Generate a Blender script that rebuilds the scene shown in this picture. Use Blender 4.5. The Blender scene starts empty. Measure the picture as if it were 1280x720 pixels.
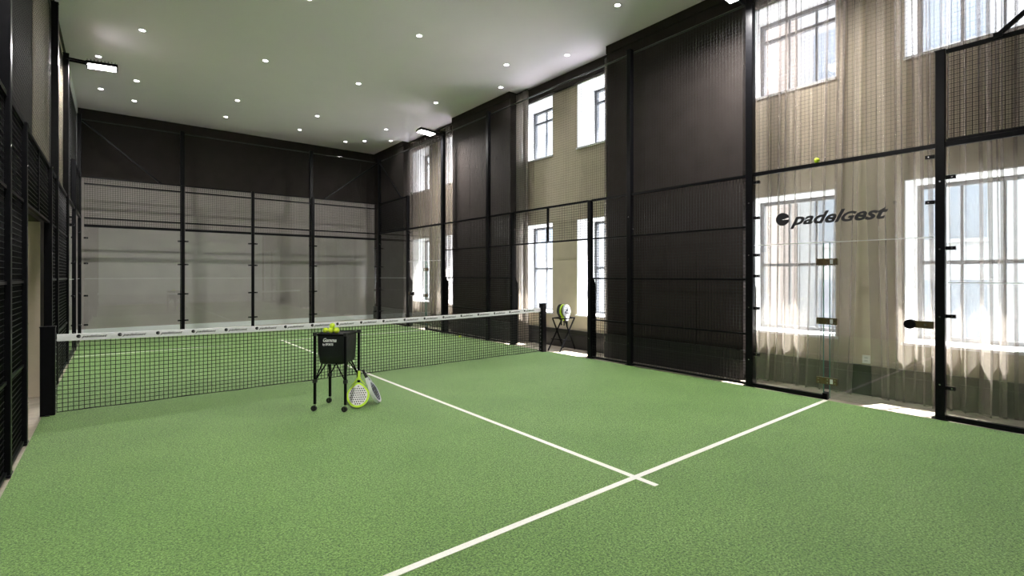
import bpy, bmesh, math, random
from mathutils import Vector, Matrix
random.seed(7)
R = math.radians
scene = bpy.context.scene
C = scene.collection

# ------------------------------------------------------------------ camera, world, sun, exposure
cam_d = bpy.data.cameras.new('camera'); cam = bpy.data.objects.new('camera', cam_d); C.objects.link(cam)
cam.location = (-3.22, -7.77, 1.61)
cam.rotation_euler = (R(90), 0, -R(38.61))
cam_d.sensor_width = 36.0
cam_d.lens = 36.0 * 622.2 / 1280
cam_d.shift_y = -15.75 / 1280
cam_d.clip_start = 0.05; cam_d.clip_end = 500
scene.camera = cam

world = bpy.data.worlds.new('world'); scene.world = world; world.use_nodes = True
bg = world.node_tree.nodes['Background']
bg.inputs['Color'].default_value = (0.88, 0.94, 1.0, 1)
bg.inputs['Strength'].default_value = 11.0

sun_d = bpy.data.lights.new('sun', 'SUN'); sun = bpy.data.objects.new('sun', sun_d); C.objects.link(sun)
sun_d.energy = 75.0; sun_d.angle = R(0.6); sun_d.color = (1, 0.95, 0.86)
# sun stands high over the street on the window side: elevation about 62 degrees
sdir = Vector((-math.cos(R(62)) * math.cos(R(20)), math.cos(R(62)) * math.sin(R(20)), -math.sin(R(62))))
sun.rotation_euler = sdir.to_track_quat('-Z', 'Y').to_euler()

vs = scene.view_settings
vs.view_transform = 'Standard'; vs.look = 'None'; vs.gamma = 1.0; vs.use_curve_mapping = False
vs.exposure = 0.0
FLOOD_W = 205.0
CEIL_FILL_W = 1.5  # added fill aimed at the ceiling, not a real fixture
DOWN_W = 26.0

# ------------------------------------------------------------------ materials
def mat(name, col, rough=0.6, metal=0.0, noise=0.0, nscale=8.0, bump=0.0, bscale=60.0, spec=0.5):
    m = bpy.data.materials.new(name); m.use_nodes = True
    nt = m.node_tree; b = nt.nodes['Principled BSDF']
    b.inputs['Base Color'].default_value = (*col, 1)
    b.inputs['Roughness'].default_value = rough
    b.inputs['Metallic'].default_value = metal
    b.inputs['Specular IOR Level'].default_value = spec
    tc = nt.nodes.new('ShaderNodeTexCoord')
    if noise:
        n = nt.nodes.new('ShaderNodeTexNoise'); n.inputs['Scale'].default_value = nscale; n.inputs['Detail'].default_value = 4
        nt.links.new(tc.outputs['Object'], n.inputs['Vector'])
        r = nt.nodes.new('ShaderNodeValToRGB')
        r.color_ramp.elements[0].position = 0.3; r.color_ramp.elements[1].position = 0.7
        r.color_ramp.elements[0].color = (*[c * (1 - noise) for c in col], 1)
        r.color_ramp.elements[1].color = (*[min(1, c * (1 + noise)) for c in col], 1)
        nt.links.new(n.outputs['Fac'], r.inputs['Fac']); nt.links.new(r.outputs['Color'], b.inputs['Base Color'])
    if bump:
        n2 = nt.nodes.new('ShaderNodeTexNoise'); n2.inputs['Scale'].default_value = bscale; n2.inputs['Detail'].default_value = 3
        nt.links.new(tc.outputs['Object'], n2.inputs['Vector'])
        bp = nt.nodes.new('ShaderNodeBump'); bp.inputs['Strength'].default_value = bump; bp.inputs['Distance'].default_value = 0.01
        nt.links.new(n2.outputs['Fac'], bp.inputs['Height']); nt.links.new(bp.outputs['Normal'], b.inputs['Normal'])
    return m

def emis(name, col, s):
    m = bpy.data.materials.new(name); m.use_nodes = True
    b = m.node_tree.nodes['Principled BSDF']
    b.inputs['Base Color'].default_value = (*col, 1)
    b.inputs['Emission Color'].default_value = (*col, 1); b.inputs['Emission Strength'].default_value = s
    return m

def glass_mat(name, tint=(0.97, 0.99, 0.98), refl=1.0):
    m = bpy.data.materials.new(name); m.use_nodes = True
    nt = m.node_tree; nt.nodes.clear()
    out = nt.nodes.new('ShaderNodeOutputMaterial')
    tr = nt.nodes.new('ShaderNodeBsdfTransparent'); tr.inputs['Color'].default_value = (*tint, 1)
    gl = nt.nodes.new('ShaderNodeBsdfGlossy'); gl.inputs['Roughness'].default_value = 0.0
    gl.inputs['Color'].default_value = (1, 1, 1, 1)
    # Schlick reflectance, the same for both sides of the thin sheet
    lw = nt.nodes.new('ShaderNodeLayerWeight'); lw.inputs['Blend'].default_value = 0.5
    pw = nt.nodes.new('ShaderNodeMath'); pw.operation = 'POWER'; pw.inputs[1].default_value = 5.0
    ma = nt.nodes.new('ShaderNodeMath'); ma.operation = 'MULTIPLY_ADD'; ma.inputs[1].default_value = 0.96; ma.inputs[2].default_value = 0.04
    mu = nt.nodes.new('ShaderNodeMath'); mu.operation = 'MULTIPLY'; mu.inputs[1].default_value = refl
    nt.links.new(lw.outputs['Facing'], pw.inputs[0]); nt.links.new(pw.outputs[0], ma.inputs[0]); nt.links.new(ma.outputs[0], mu.inputs[0])
    mx = nt.nodes.new('ShaderNodeMixShader')
    nt.links.new(mu.outputs[0], mx.inputs[0])
    nt.links.new(tr.outputs[0], mx.inputs[1]); nt.links.new(gl.outputs[0], mx.inputs[2])
    nt.links.new(mx.outputs[0], out.inputs['Surface'])
    return m

def sheer_mat(name, col, through):
    m = bpy.data.materials.new(name); m.use_nodes = True
    nt = m.node_tree; nt.nodes.clear()
    out = nt.nodes.new('ShaderNodeOutputMaterial')
    tr = nt.nodes.new('ShaderNodeBsdfTransparent'); tr.inputs['Color'].default_value = (1, 1, 1, 1)
    di = nt.nodes.new('ShaderNodeBsdfDiffuse'); tl = nt.nodes.new('ShaderNodeBsdfTranslucent')
    tc = nt.nodes.new('ShaderNodeTexCoord')
    no = nt.nodes.new('ShaderNodeTexNoise'); no.inputs['Scale'].default_value = 90; no.inputs['Detail'].default_value = 3
    mp = nt.nodes.new('ShaderNodeMapping'); mp.inputs['Scale'].default_value = (1, 1, 0.25)
    nt.links.new(tc.outputs['Object'], mp.inputs['Vector']); nt.links.new(mp.outputs['Vector'], no.inputs['Vector'])
    rp = nt.nodes.new('ShaderNodeValToRGB')
    rp.color_ramp.elements[0].color = (*[c * 0.86 for c in col], 1); rp.color_ramp.elements[1].color = (*col, 1)
    nt.links.new(no.outputs['Fac'], rp.inputs['Fac'])
    nt.links.new(rp.outputs['Color'], di.inputs['Color']); nt.links.new(rp.outputs['Color'], tl.inputs['Color'])
    a = nt.nodes.new('ShaderNodeMixShader'); a.inputs[0].default_value = 0.5
    nt.links.new(di.outputs[0], a.inputs[1]); nt.links.new(tl.outputs[0], a.inputs[2])
    b = nt.nodes.new('ShaderNodeMixShader'); b.inputs[0].default_value = 1 - through
    nt.links.new(tr.outputs[0], b.inputs[1]); nt.links.new(a.outputs[0], b.inputs[2])
    nt.links.new(b.outputs[0], out.inputs['Surface'])
    return m

def turf_mat():
    m = bpy.data.materials.new('artificial_turf'); m.use_nodes = True
    nt = m.node_tree; b = nt.nodes['Principled BSDF']; L = nt.links.new
    tc = nt.nodes.new('ShaderNodeTexCoord')
    n1 = nt.nodes.new('ShaderNodeTexNoise'); n1.inputs['Scale'].default_value = 74; n1.inputs['Detail'].default_value = 6; n1.inputs['Roughness'].default_value = 0.85
    n2 = nt.nodes.new('ShaderNodeTexNoise'); n2.inputs['Scale'].default_value = 1.1; n2.inputs['Detail'].default_value = 4
    n3 = nt.nodes.new('ShaderNodeTexVoronoi'); n3.inputs['Scale'].default_value = 120
    for n in (n1, n2, n3): L(tc.outputs['Object'], n.inputs['Vector'])
    r = nt.nodes.new('ShaderNodeValToRGB'); e = r.color_ramp.elements
    e[0].position = 0.42; e[0].color = (0.030, 0.088, 0.008, 1)
    e[1].position = 0.58; e[1].color = (0.29, 0.49, 0.13, 1)
    k = r.color_ramp.elements.new(0.5); k.color = (0.122, 0.262, 0.044, 1)
    L(n1.outputs['Fac'], r.inputs['Fac'])
    r2 = nt.nodes.new('ShaderNodeValToRGB'); r2.color_ramp.elements[0].color = (0.86, 0.9, 0.82, 1); r2.color_ramp.elements[1].color = (1.12, 1.08, 1.18, 1)
    r2.color_ramp.elements[0].position = 0.3; r2.color_ramp.elements[1].position = 0.7
    L(n2.outputs['Fac'], r2.inputs['Fac'])
    mx = nt.nodes.new('ShaderNodeMixRGB'); mx.blend_type = 'MULTIPLY'; mx.inputs[0].default_value = 1
    L(r.outputs['Color'], mx.inputs[1]); L(r2.outputs['Color'], mx.inputs[2])
    L(mx.outputs['Color'], b.inputs['Base Color'])
    b.inputs['Roughness'].default_value = 0.6
    b.inputs['Specular IOR Level'].default_value = 0.45
    b.inputs['Sheen Weight'].default_value = 0.15
    ad = nt.nodes.new('ShaderNodeMath'); ad.operation = 'ADD'
    L(n1.outputs['Fac'], ad.inputs[0]); L(n3.outputs['Distance'], ad.inputs[1])
    bp = nt.nodes.new('ShaderNodeBump'); bp.inputs['Strength'].default_value = 0.7; bp.inputs['Distance'].default_value = 0.012
    L(ad.outputs[0], bp.inputs['Height']); L(bp.outputs['Normal'], b.inputs['Normal'])
    return m

M = {}
M['turf'] = turf_mat()
M['line'] = mat('white_turf_line', (0.86, 0.84, 0.80), 0.8, noise=0.06, nscale=90, bump=0.3, bscale=150)
M['ceiling'] = mat('ceiling_paint', (0.97, 0.86, 0.98), 0.85, noise=0.01, nscale=2)
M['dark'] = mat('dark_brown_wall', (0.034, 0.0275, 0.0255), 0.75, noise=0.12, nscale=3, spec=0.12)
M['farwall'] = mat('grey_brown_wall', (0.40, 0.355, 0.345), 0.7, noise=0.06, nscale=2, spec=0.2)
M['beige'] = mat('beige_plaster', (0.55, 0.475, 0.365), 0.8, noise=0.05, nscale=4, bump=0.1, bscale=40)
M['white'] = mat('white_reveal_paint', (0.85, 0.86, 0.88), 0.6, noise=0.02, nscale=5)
M['plinth'] = mat('dark_skirting', (0.018, 0.016, 0.016), 0.4, noise=0.1, nscale=10)
M['stone'] = mat('pale_walkway_floor', (0.46, 0.40, 0.33), 0.5, noise=0.15, nscale=9)
M['black'] = mat('black_powder_coat', (0.004, 0.004, 0.005), 0.34, noise=0.2, nscale=20, spec=0.10)
M['wire'] = mat('black_wire', (0.008, 0.008, 0.009), 0.35, noise=0.15, nscale=30, spec=0.15)
M['cord'] = mat('black_net_cord', (0.012, 0.012, 0.012), 0.8, noise=0.2, nscale=40)
M['tape'] = mat('white_net_tape', (0.80, 0.79, 0.82), 0.7, noise=0.05, nscale=30, bump=0.1, bscale=80)
M['ink'] = mat('black_print', (0.008, 0.008, 0.011), 0.4, noise=0.1, nscale=20)
M['whiteprint'] = mat('white_print', (0.85, 0.85, 0.85), 0.5, noise=0.02, nscale=20)
M['chrome'] = mat('steel', (0.55, 0.55, 0.56), 0.25, 1.0, noise=0.05, nscale=30)
M['cable'] = mat('galvanised_rail', (0.06, 0.06, 0.06), 0.30, 0.8, noise=0.1, nscale=30)
M['bronze'] = mat('bronze_fitting', (0.115, 0.085, 0.04), 0.40, 0.7, noise=0.2, nscale=30)
M['frame'] = mat('charcoal_window_frame', (0.075, 0.080, 0.090), 0.45, noise=0.08, nscale=20)
M['glass'] = glass_mat('court_glass', (0.955, 0.975, 0.965), 1.25)
M['joint'] = mat('silicone_joint', (0.55, 0.57, 0.56), 0.4, noise=0.05, nscale=30)
M['edge'] = mat('green_glass_edge', (0.05, 0.16, 0.13), 0.15, noise=0.1, nscale=30)
M['pane'] = glass_mat('window_glass', (0.97, 0.98, 1.0), 0.6)
M['sheer'] = sheer_mat('sheer_curtain', (0.42, 0.365, 0.33), 0.58)
M['lining'] = sheer_mat('bunched_curtain', (0.40, 0.36, 0.32), 0.10)
M['ball'] = mat('tennis_ball_felt', (0.62, 0.80, 0.03), 0.9, noise=0.08, nscale=90, bump=0.4, bscale=300)
M['seam'] = mat('ball_seam', (0.80, 0.82, 0.70), 0.7, noise=0.05, nscale=50)
M['lime'] = mat('lime_gloss', (0.55, 0.80, 0.04), 0.3, noise=0.05, nscale=20)
M['face'] = mat('pale_racket_face', (0.80, 0.78, 0.80), 0.4, noise=0.04, nscale=40)
M['greyface'] = mat('slate_racket_face', (0.16, 0.18, 0.23), 0.35, noise=0.15, nscale=60)
M['silver'] = mat('silver_racket_frame', (0.62, 0.64, 0.66), 0.3, noise=0.05, nscale=30)
M['hole'] = mat('dark_perforation', (0.03, 0.03, 0.035), 0.8, noise=0.1, nscale=30)
M['grip'] = mat('black_grip', (0.02, 0.02, 0.022), 0.7, noise=0.2, nscale=80)
M['bag'] = mat('black_nylon_bag', (0.010, 0.010, 0.013), 0.42, noise=0.3, nscale=15, bump=0.3, bscale=18, spec=0.4)
M['rubber'] = mat('black_rubber', (0.02, 0.02, 0.02), 0.6, noise=0.1, nscale=30)
M['lamp'] = emis('lamp_lens', (1.0, 0.97, 0.92), 30.0)
M['flood'] = emis('flood_lens', (1.0, 0.96, 0.90), 90.0)
M['facade'] = mat('pale_facade', (0.23, 0.235, 0.24), 0.8, noise=0.05, nscale=1.5)
M['peach'] = mat('peach_facade', (0.26, 0.21, 0.185), 0.8, noise=0.05, nscale=1.5)
M['facade_window'] = mat('blue_grey_facade_glass', (0.11, 0.13, 0.155), 0.25, noise=0.1, nscale=1)
M['street'] = mat('pale_street', (0.75, 0.74, 0.72), 0.9, noise=0.1, nscale=1)
M['plate'] = mat('white_plastic', (0.8, 0.8, 0.78), 0.4, noise=0.02, nscale=20)

# ------------------------------------------------------------------ mesh helpers
class MB:
    def __init__(s): s.v = []; s.f = []
    def add(s, vs, fs):
        o = len(s.v); s.v += [tuple(p) for p in vs]; s.f += [tuple(i + o for i in f) for f in fs]; return s
    def box(s, x0, x1, y0, y1, z0, z1):
        x0, x1 = min(x0, x1), max(x0, x1); y0, y1 = min(y0, y1), max(y0, y1); z0, z1 = min(z0, z1), max(z0, z1)
        return s.add([(x0,y0,z0),(x1,y0,z0),(x1,y1,z0),(x0,y1,z0),(x0,y0,z1),(x1,y0,z1),(x1,y1,z1),(x0,y1,z1)],
                     [(0,3,2,1),(4,5,6,7),(0,1,5,4),(1,2,6,5),(2,3,7,6),(3,0,4,7)])
    def cbox(s, x0, x1, y0, y1, z0, z1, c=0.006):
        """box with its four vertical edges chamfered"""
        x0, x1 = min(x0, x1), max(x0, x1); y0, y1 = min(y0, y1), max(y0, y1)
        p = [(x0+c,y0),(x1-c,y0),(x1,y0+c),(x1,y1-c),(x1-c,y1),(x0+c,y1),(x0,y1-c),(x0,y0+c)]
        n = 8
        return s.add([(*q, z0) for q in p] + [(*q, z1) for q in p],
                     [tuple(range(n))[::-1], tuple(range(n, 2*n))] + [(i, (i+1) % n, (i+1) % n + n, i + n) for i in range(n)])
    def tube(s, a, b, r, n=8, r2=None, caps=True):
        a = Vector(a); b = Vector(b); d = (b - a).normalized()
        u = d.orthogonal().normalized(); w = d.cross(u)
        r2 = r if r2 is None else r2
        vs = []
        for p, rr in ((a, r), (b, r2)):
            for i in range(n):
                t = 2 * math.pi * (i + 0.5) / n
                vs.append(p + u * (rr * math.cos(t)) + w * (rr * math.sin(t)))
        fs = [(i, (i+1) % n, (i+1) % n + n, i + n) for i in range(n)]
        if caps: fs += [tuple(range(n))[::-1], tuple(range(n, 2*n))]
        return s.add(vs, fs)
    def bar(s, a, b, w, h):
        """square bar from a to b, w sideways, h in the other direction"""
        a = Vector(a); b = Vector(b); d = (b - a).normalized()
        up = Vector((0, 0, 1)) if abs(d.z) < 0.95 else Vector((1, 0, 0))
        u = d.cross(up).normalized(); v = u.cross(d)
        vs = []
        for p in (a, b):
            for su, sv in ((-1,-1),(1,-1),(1,1),(-1,1)):
                vs.append(p + u * (su * w / 2) + v * (sv * h / 2))
        return s.add(vs, [(3,2,1,0),(4,5,6,7),(0,1,5,4),(1,2,6,5),(2,3,7,6),(3,0,4,7)])
    def poly(s, pts, thick):
        """pts: ordered 3D outline, thick: Vector to extrude by"""
        n = len(pts); t = Vector(thick)
        vs = [Vector(p) for p in pts] + [Vector(p) + t for p in pts]
        return s.add(vs, [tuple(range(n))[::-1], tuple(range(n, 2*n))] + [(i, (i+1) % n, (i+1) % n + n, i + n) for i in range(n)])
    def ring(s, outer, inner, thick):
        n = len(outer); t = Vector(thick)
        vs = [Vector(p) for p in outer] + [Vector(p) for p in inner] + [Vector(p) + t for p in outer] + [Vector(p) + t for p in inner]
        fs = []
        for i in range(n):
            j = (i + 1) % n
            fs += [(i, i+n, j+n, j), (i+2*n, j+2*n, j+3*n, i+3*n), (i, j, j+2*n, i+2*n), (i+n, i+3*n, j+3*n, j+n)]
        return s.add(vs, fs)
    def sphere(s, c, r, seg=16, rings=10):
        vs = [(c[0], c[1], c[2] - r)]; fs = []
        for i in range(1, rings):
            t = math.pi * i / rings
            for j in range(seg):
                p = 2 * math.pi * j / seg
                vs.append((c[0] + r * math.sin(t) * math.cos(p), c[1] + r * math.sin(t) * math.sin(p), c[2] - r * math.cos(t)))
        vs.append((c[0], c[1], c[2] + r))
        for j in range(seg): fs.append((0, 1 + (j+1) % seg, 1 + j))
        for i in range(rings - 2):
            for j in range(seg):
                a = 1 + i * seg + j; b = 1 + i * seg + (j+1) % seg
                fs.append((a, b, b + seg, a + seg))
        k = len(vs) - 1; o = 1 + (rings - 2) * seg
        for j in range(seg): fs.append((o + j, o + (j+1) % seg, k))
        return s.add(vs, fs)
    def build(s, name, material, parent=None, smooth=False, fix=True):
        me = bpy.data.meshes.new(name); me.from_pydata(s.v, [], s.f); me.update()
        if fix:
            bm = bmesh.new(); bm.from_mesh(me); bmesh.ops.recalc_face_normals(bm, faces=bm.faces); bm.to_mesh(me); bm.free()
        if smooth:
            for p in me.polygons: p.use_smooth = True
        me.materials.append(M[material])
        return link(name, me, parent)

def link(name, data, parent=None):
    o = bpy.data.objects.new(name, data); C.objects.link(o)
    if parent is not None: o.parent = parent
    return o
def tag(o, label, cat, group=None, kind=None):
    if label: o['label'] = label
    if cat: o['category'] = cat
    if group: o['group'] = group
    if kind: o['kind'] = kind
    return o
def thing(name, label, cat, loc=(0,0,0), group=None, rotz=0):
    o = link(name, None); o.location = loc; o.rotation_euler = (0, 0, rotz)
    return tag(o, label, cat, group)
def struct(o, label=None):
    o['kind'] = 'structure'
    if label: o['label'] = label
    return o
def shared(name, me, parent, loc=(0,0,0), rot=(0,0,0)):
    o = link(name, me, parent); o.location = loc; o.rotation_euler = rot; return o
def local(builder_loc):
    """shift so that a thing's children can be written in world coordinates under an Empty at loc"""
    return Vector(builder_loc)
def child(mb, name, material, parent, smooth=False):
    """child built from world coordinates under an unrotated parent"""
    L = parent.location
    p = parent.parent
    while p is not None: L = L + p.location; p = p.parent
    mb.v = [(x - L.x, y - L.y, z - L.z) for x, y, z in mb.v]
    return mb.build(name, material, parent, smooth)

# grid of straight wires in a plane x = const ('x') or y = const ('y')
def wires(axis, c, a0, a1, z0, z1, step, r, ph=0.5):
    mb = MB(); side_ = 1 if c > 0 else -1
    n = max(1, int(round((a1 - a0) / step))); m = max(1, int(round((z1 - z0) / step)))
    for i in range(n + 1):
        a = a0 + (a1 - a0) * i / n
        if axis == 'x': mb.box(c - r, c + r, a - r, a + r, z0, z1)
        else: mb.box(a - r, a + r, c - r, c + r, z0, z1)
    for j in range(m + 1):
        z = z0 + (z1 - z0) * j / m
        if axis == 'x': mb.tube((c - side_ * 1.5 * r, a0, z), (c - side_ * 1.5 * r, a1, z), 1.1 * r, 6, caps=False)
        else: mb.tube((a0, c - 1.5 * r, z), (a1, c - 1.5 * r, z), 1.1 * r, 6, caps=False)
    return mb

def text_mesh(s, size, shear=0.0, depth=0.0015, bold=0.0, xs=1.0):
    cu = bpy.data.curves.new('txt', 'FONT'); cu.body = s.lower() if 'Gest' in s else s
    if 'Gest' in s:
        cu.body_format[5].use_small_caps = True
    cu.size = size; cu.shear = shear
    cu.extrude = depth; cu.offset = bold; cu.resolution_u = 3
    ob = bpy.data.objects.new('txt', cu); C.objects.link(ob)
    dg = bpy.context.evaluated_depsgraph_get(); dg.update()
    me = bpy.data.meshes.new_from_object(ob.evaluated_get(dg))
    bpy.data.objects.remove(ob); bpy.data.curves.remove(cu)
    if xs != 1.0:
        for v in me.vertices: v.co.x *= xs
    me.materials.clear()
    return me
def width_of(me): return max(v.co.x for v in me.vertices) - min(v.co.x for v in me.vertices)
FACE_NY = (R(90), 0, 0)          # written surface looks towards -y
FACE_NX = (R(90), 0, -R(90))     # written surface looks towards -x
def disc_logo(r, depth=0.0015):
    """solid dot with a tapering notch cut in from its right side, in the xy plane"""
    mb = MB(); pts = []
    n = 40; a0 = R(4); a1 = R(356 - 10)
    for i in range(n + 1):
        a = a0 + R(8) + (a1 - a0) * i / n
        pts.append((r * math.cos(a), r * math.sin(a), -depth))
    pts.append((-0.16 * r, -0.10 * r, -depth))
    mb.poly(pts, (0, 0, 2 * depth))
    me = bpy.data.meshes.new('logo_dot'); me.from_pydata(mb.v, [], mb.f); me.update()
    bm = bmesh.new(); bm.from_mesh(me); bmesh.ops.recalc_face_normals(bm, faces=bm.faces); bm.to_mesh(me); bm.free()
    return me

# ------------------------------------------------------------------ room
XW0, XW1 = -3.99, 4.73       # left wall, wall with the windows
YN, YF = -10.0, 10.0
ZC = 6.13
XR = 5.33                    # plane of the window sashes
XP = 4.38                    # front of the dark clad pillars
BAYS = {'near': -5.525, 'mid': 0.28, 'far': 6.085}

fl = struct(MB().box(-5.6, 5.4, YN - 0.2, YF + 0.2, -0.12, -0.004).build('floor', 'stone'), 'pale stone walkway floor around the turf')
struct(MB().box(-5.6, 5.95, YN - 0.2, YF + 0.2, ZC, ZC + 0.12).build('ceiling', 'ceiling'), 'smooth pale grey ceiling')
wb = struct(MB().box(-5.6, 5.95, YF, YF + 0.2, -0.004, 4.26).build('wall_back', 'farwall'), 'wall behind the glass end of the court, grey below and dark above')
child(MB().box(-5.6, 5.95, YF - 0.006, YF + 0.2, 4.26, ZC), 'upper_wall', 'dark', wb)
struct(MB().box(-3.98, 4.34, YF - 0.02, YF, -0.004, 0.15).build('foot_strip_back', 'white'), 'pale strip along the foot of the wall behind the end glass')  # thin pale strip at the foot of the back wall
struct(MB().box(-5.6, 5.95, YN - 0.2, YN, -0.004, ZC).build('wall_front', 'white'), 'plain white wall behind the camera end of the court')  # out of view; white chosen to bounce light onto the ceiling

# left wall with a doorway at the net
DY0, DY1, DZ = -1.02, 1.30, 2.32
wl = MB()
wl.box(XW0 - 0.25, XW0, YN, DY0, -0.004, ZC); wl.box(XW0 - 0.25, XW0, DY1, YF, -0.004, ZC); wl.box(XW0 - 0.25, XW0, DY0, DY1, DZ, ZC)
wall_l = struct(wl.build('wall_left', 'dark'), 'dark brown wall beside the mesh fence, opposite the windows')
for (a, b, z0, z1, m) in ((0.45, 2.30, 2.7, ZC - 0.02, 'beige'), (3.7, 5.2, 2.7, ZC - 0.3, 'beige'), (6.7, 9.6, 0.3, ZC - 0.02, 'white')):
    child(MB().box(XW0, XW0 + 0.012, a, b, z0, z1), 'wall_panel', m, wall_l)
# lobby beyond the doorway
lob = MB(); lob.box(XW0 - 1.5, XW0 - 1.4, DY0 - 1, DY1 + 1, -0.004, 2.6); lob.box(XW0 - 1.4, XW0 - 0.25, DY1, DY1 + 0.1, -0.004, 2.6)
lob.box(XW0 - 1.4, XW0 - 0.25, DY0 - 0.1, DY0, -0.004, 2.6); lob.box(XW0 - 1.4, XW0 - 0.25, DY0, DY1, 2.45, 2.6)
struct(lob.build('wall_lobby', 'beige'), 'beige lobby seen through the opening at the net post')
child(MB().box(XW0 - 0.24, XW0, DY1 - 0.012, DY1, 0, DZ), 'door_lining', 'beige', wall_l)

# wall with windows, built of solid strips around the openings
ZL0, ZL1, ZU0, ZU1 = 0.72, 2.84, 4.38, 5.81
edges = []
for c in BAYS.values():
    edges += [(c - 1.715, c - 0.385), (c + 0.385, c + 1.715)]
edges.sort()
wr = MB(); y = YN
for a, b in edges:
    wr.box(XW1, 5.42, y, a, -0.004, ZC)
    wr.box(XW1, 5.42, a, b, -0.004, ZL0); wr.box(XW1, 5.42, a, b, ZL1, ZU0); wr.box(XW1, 5.42, a, b, ZU1, ZC)
    y = b
wr.box(XW1, 5.42, y, YF, -0.004, ZC)
struct(wr.build('wall_right', 'beige'), 'beige plaster wall with tall windows on the street side')

wn = 0
def window(a, b, z0, z1, rail, label):
    global wn
    wn += 1
    w = struct(link('window_%d' % wn, None), label); w.location = (XR, (a + b) / 2, z0)
    t = 0.014
    lin = MB(); lin.box(XW1 + 0.002, 5.40, a, a + t, z0, z1); lin.box(XW1 + 0.002, 5.40, b - t, b, z0, z1)
    lin.box(XW1 + 0.002, 5.40, a, b, z1 - t, z1)
    child(lin, 'reveal', 'white', w)
    child(MB().box(XW1 - 0.035, 5.40, a - 0.03 if z0 < 1 else a, b + 0.03 if z0 < 1 else b, z0 - 0.005, z0 + 0.028), 'sill', 'white', w)
    z0 += 0.028; a += t; b -= t; z1 -= t
    f = MB(); k = 0.055
    f.box(XR - 0.03, XR + 0.05, a, a + k, z0, z1); f.box(XR - 0.03, XR + 0.05, b - k, b, z0, z1)
    f.box(XR - 0.03, XR + 0.05, a + k, b - k, z1 - k, z1); f.box(XR - 0.03, XR + 0.05, a + k, b - k, z0, z0 + k)
    child(f, 'window_frame', 'frame', w)
    child(MB().box(XR - 0.025, XR + 0.04, a + k, b - k, rail - 0.025, rail + 0.025), 'meeting_rail', 'frame', w)
    for i in (1, 2):
        yy = a + k + (b - a - 2 * k) * i / 3
        for q0, q1 in ((z0 + k, rail - 0.025), (rail + 0.025, z1 - k)):
            child(MB().box(XR - 0.015, XR + 0.03, yy - 0.015, yy + 0.015, q0, q1), 'muntin', 'frame', w)
    for q0, q1 in ((z0 + k, rail - 0.025), (rail + 0.025, z1 - k)):
        child(MB().box(XR + 0.006, XR + 0.012, a + k, b - k, q0, q1), 'pane', 'pane', w)
bay_name = {'near': 'bay with the logo glass door', 'mid': 'bay beside the net', 'far': 'bay at the far glass end'}
for bn, c in BAYS.items():
    for s, sn in ((1, 'side nearer the glass end wall'), (-1, 'side farther from the glass end wall')):
        a, b = sorted((c + s * 0.385, c + s * 1.715))
        window(a, b, ZL0, ZL1, 1.78, 'tall lower sash window in the %s, %s' % (bay_name[bn], sn))
        window(a, b, ZU0, ZU1, 5.50, 'upper sash window under the ceiling in the %s, %s' % (bay_name[bn], sn))
tn = 0
for bn, c in BAYS.items():
    tn += 1
    struct(MB().box(XW1 - 0.07, XW1, c - 1.56, c + 1.56, ZU1 + 0.005, ZC).build('trim_%d' % tn, 'dark'), 'dark header band above the windows of the %s' % bay_name[bn])
    bb = MB(); bb.box(XW1 - 0.05, XW1, c - 1.54, c + 1.54, -0.004, 0.30); bb.box(XW1 - 0.035, XW1, c - 1.54, c + 1.54, 0.30, 0.37); bb.box(XW1 - 0.06, XW1, c - 1.54, c + 1.54, 0.37, 0.40)
    struct(bb.build('baseboard_right' if tn == 1 else 'baseboard_right_%d' % tn, 'plinth'), 'tall dark skirting under the windows of the %s' % bay_name[bn])

# dark clad pillars between the bays
def pillar(y0, y1, label, seams):
    p = struct(link('pillar', None), label); p.location = (XP, (y0 + y1) / 2, 0)
    child(MB().box(XP + 0.015, XW1 - 0.002, y0 + 0.008, y1 - 0.008, 0, ZC - 0.003), 'core', 'dark', p)
    ys = [y0] + seams + [y1]
    for a, b in zip(ys[:-1], ys[1:]):
        child(MB().box(XP, XP + 0.014, a + 0.003, b - 0.003, 0.46, ZC - 0.004), 'cladding_panel', 'dark', p)
    for yy, d in ((y0, 1), (y1, -1)):
        child(MB().box(XP + 0.015, XW1 - 0.005, yy, yy + d * 0.007, 0.46, ZC - 0.004), 'side_panel', 'dark', p)
    q = MB(); q.box(XP - 0.05, XP + 0.02, y0 - 0.03, y1 + 0.03, 0, 0.30); q.box(XP - 0.03, XP + 0.02, y0 - 0.02, y1 + 0.02, 0.30, 0.42); q.box(XP - 0.045, XP + 0.02, y0 - 0.03, y1 + 0.03, 0.42, 0.455)
    child(q, 'plinth', 'plinth', p)
    child(MB().box(XP - 0.03, XP, y0, y1, ZC - 0.16, ZC - 0.004), 'cornice', 'dark', p)
    return p
pillar(-3.98, -1.26, 'wide dark brown pillar between the logo door and the net', [-3.185, -2.15])
pillar(1.82, 4.48, 'wide dark brown pillar beyond the net, before the far curtains', [2.75, 3.6])
pillar(7.60, YF, 'dark brown pillar in the corner by the glass end wall', [8.6])
pillar(YN, -7.10, 'dark brown pillar behind the camera end', [-8.4])

# socket plate on the pier
sp = thing('wall_socket', 'small white socket plate low on the beige pier behind the curtains', 'socket', (XW1 - 0.008, -5.50, 0.46))
child(MB().box(XW1 - 0.010, XW1, -5.545, -5.455, 0.42, 0.53), 'cover_plate', 'plate', sp)
child(MB().box(XW1 - 0.013, XW1 - 0.0095, -5.52, -5.48, 0.445, 0.465).box(XW1 - 0.013, XW1 - 0.0095, -5.52, -5.48, 0.485, 0.505), 'outlet', 'joint', sp)

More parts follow.
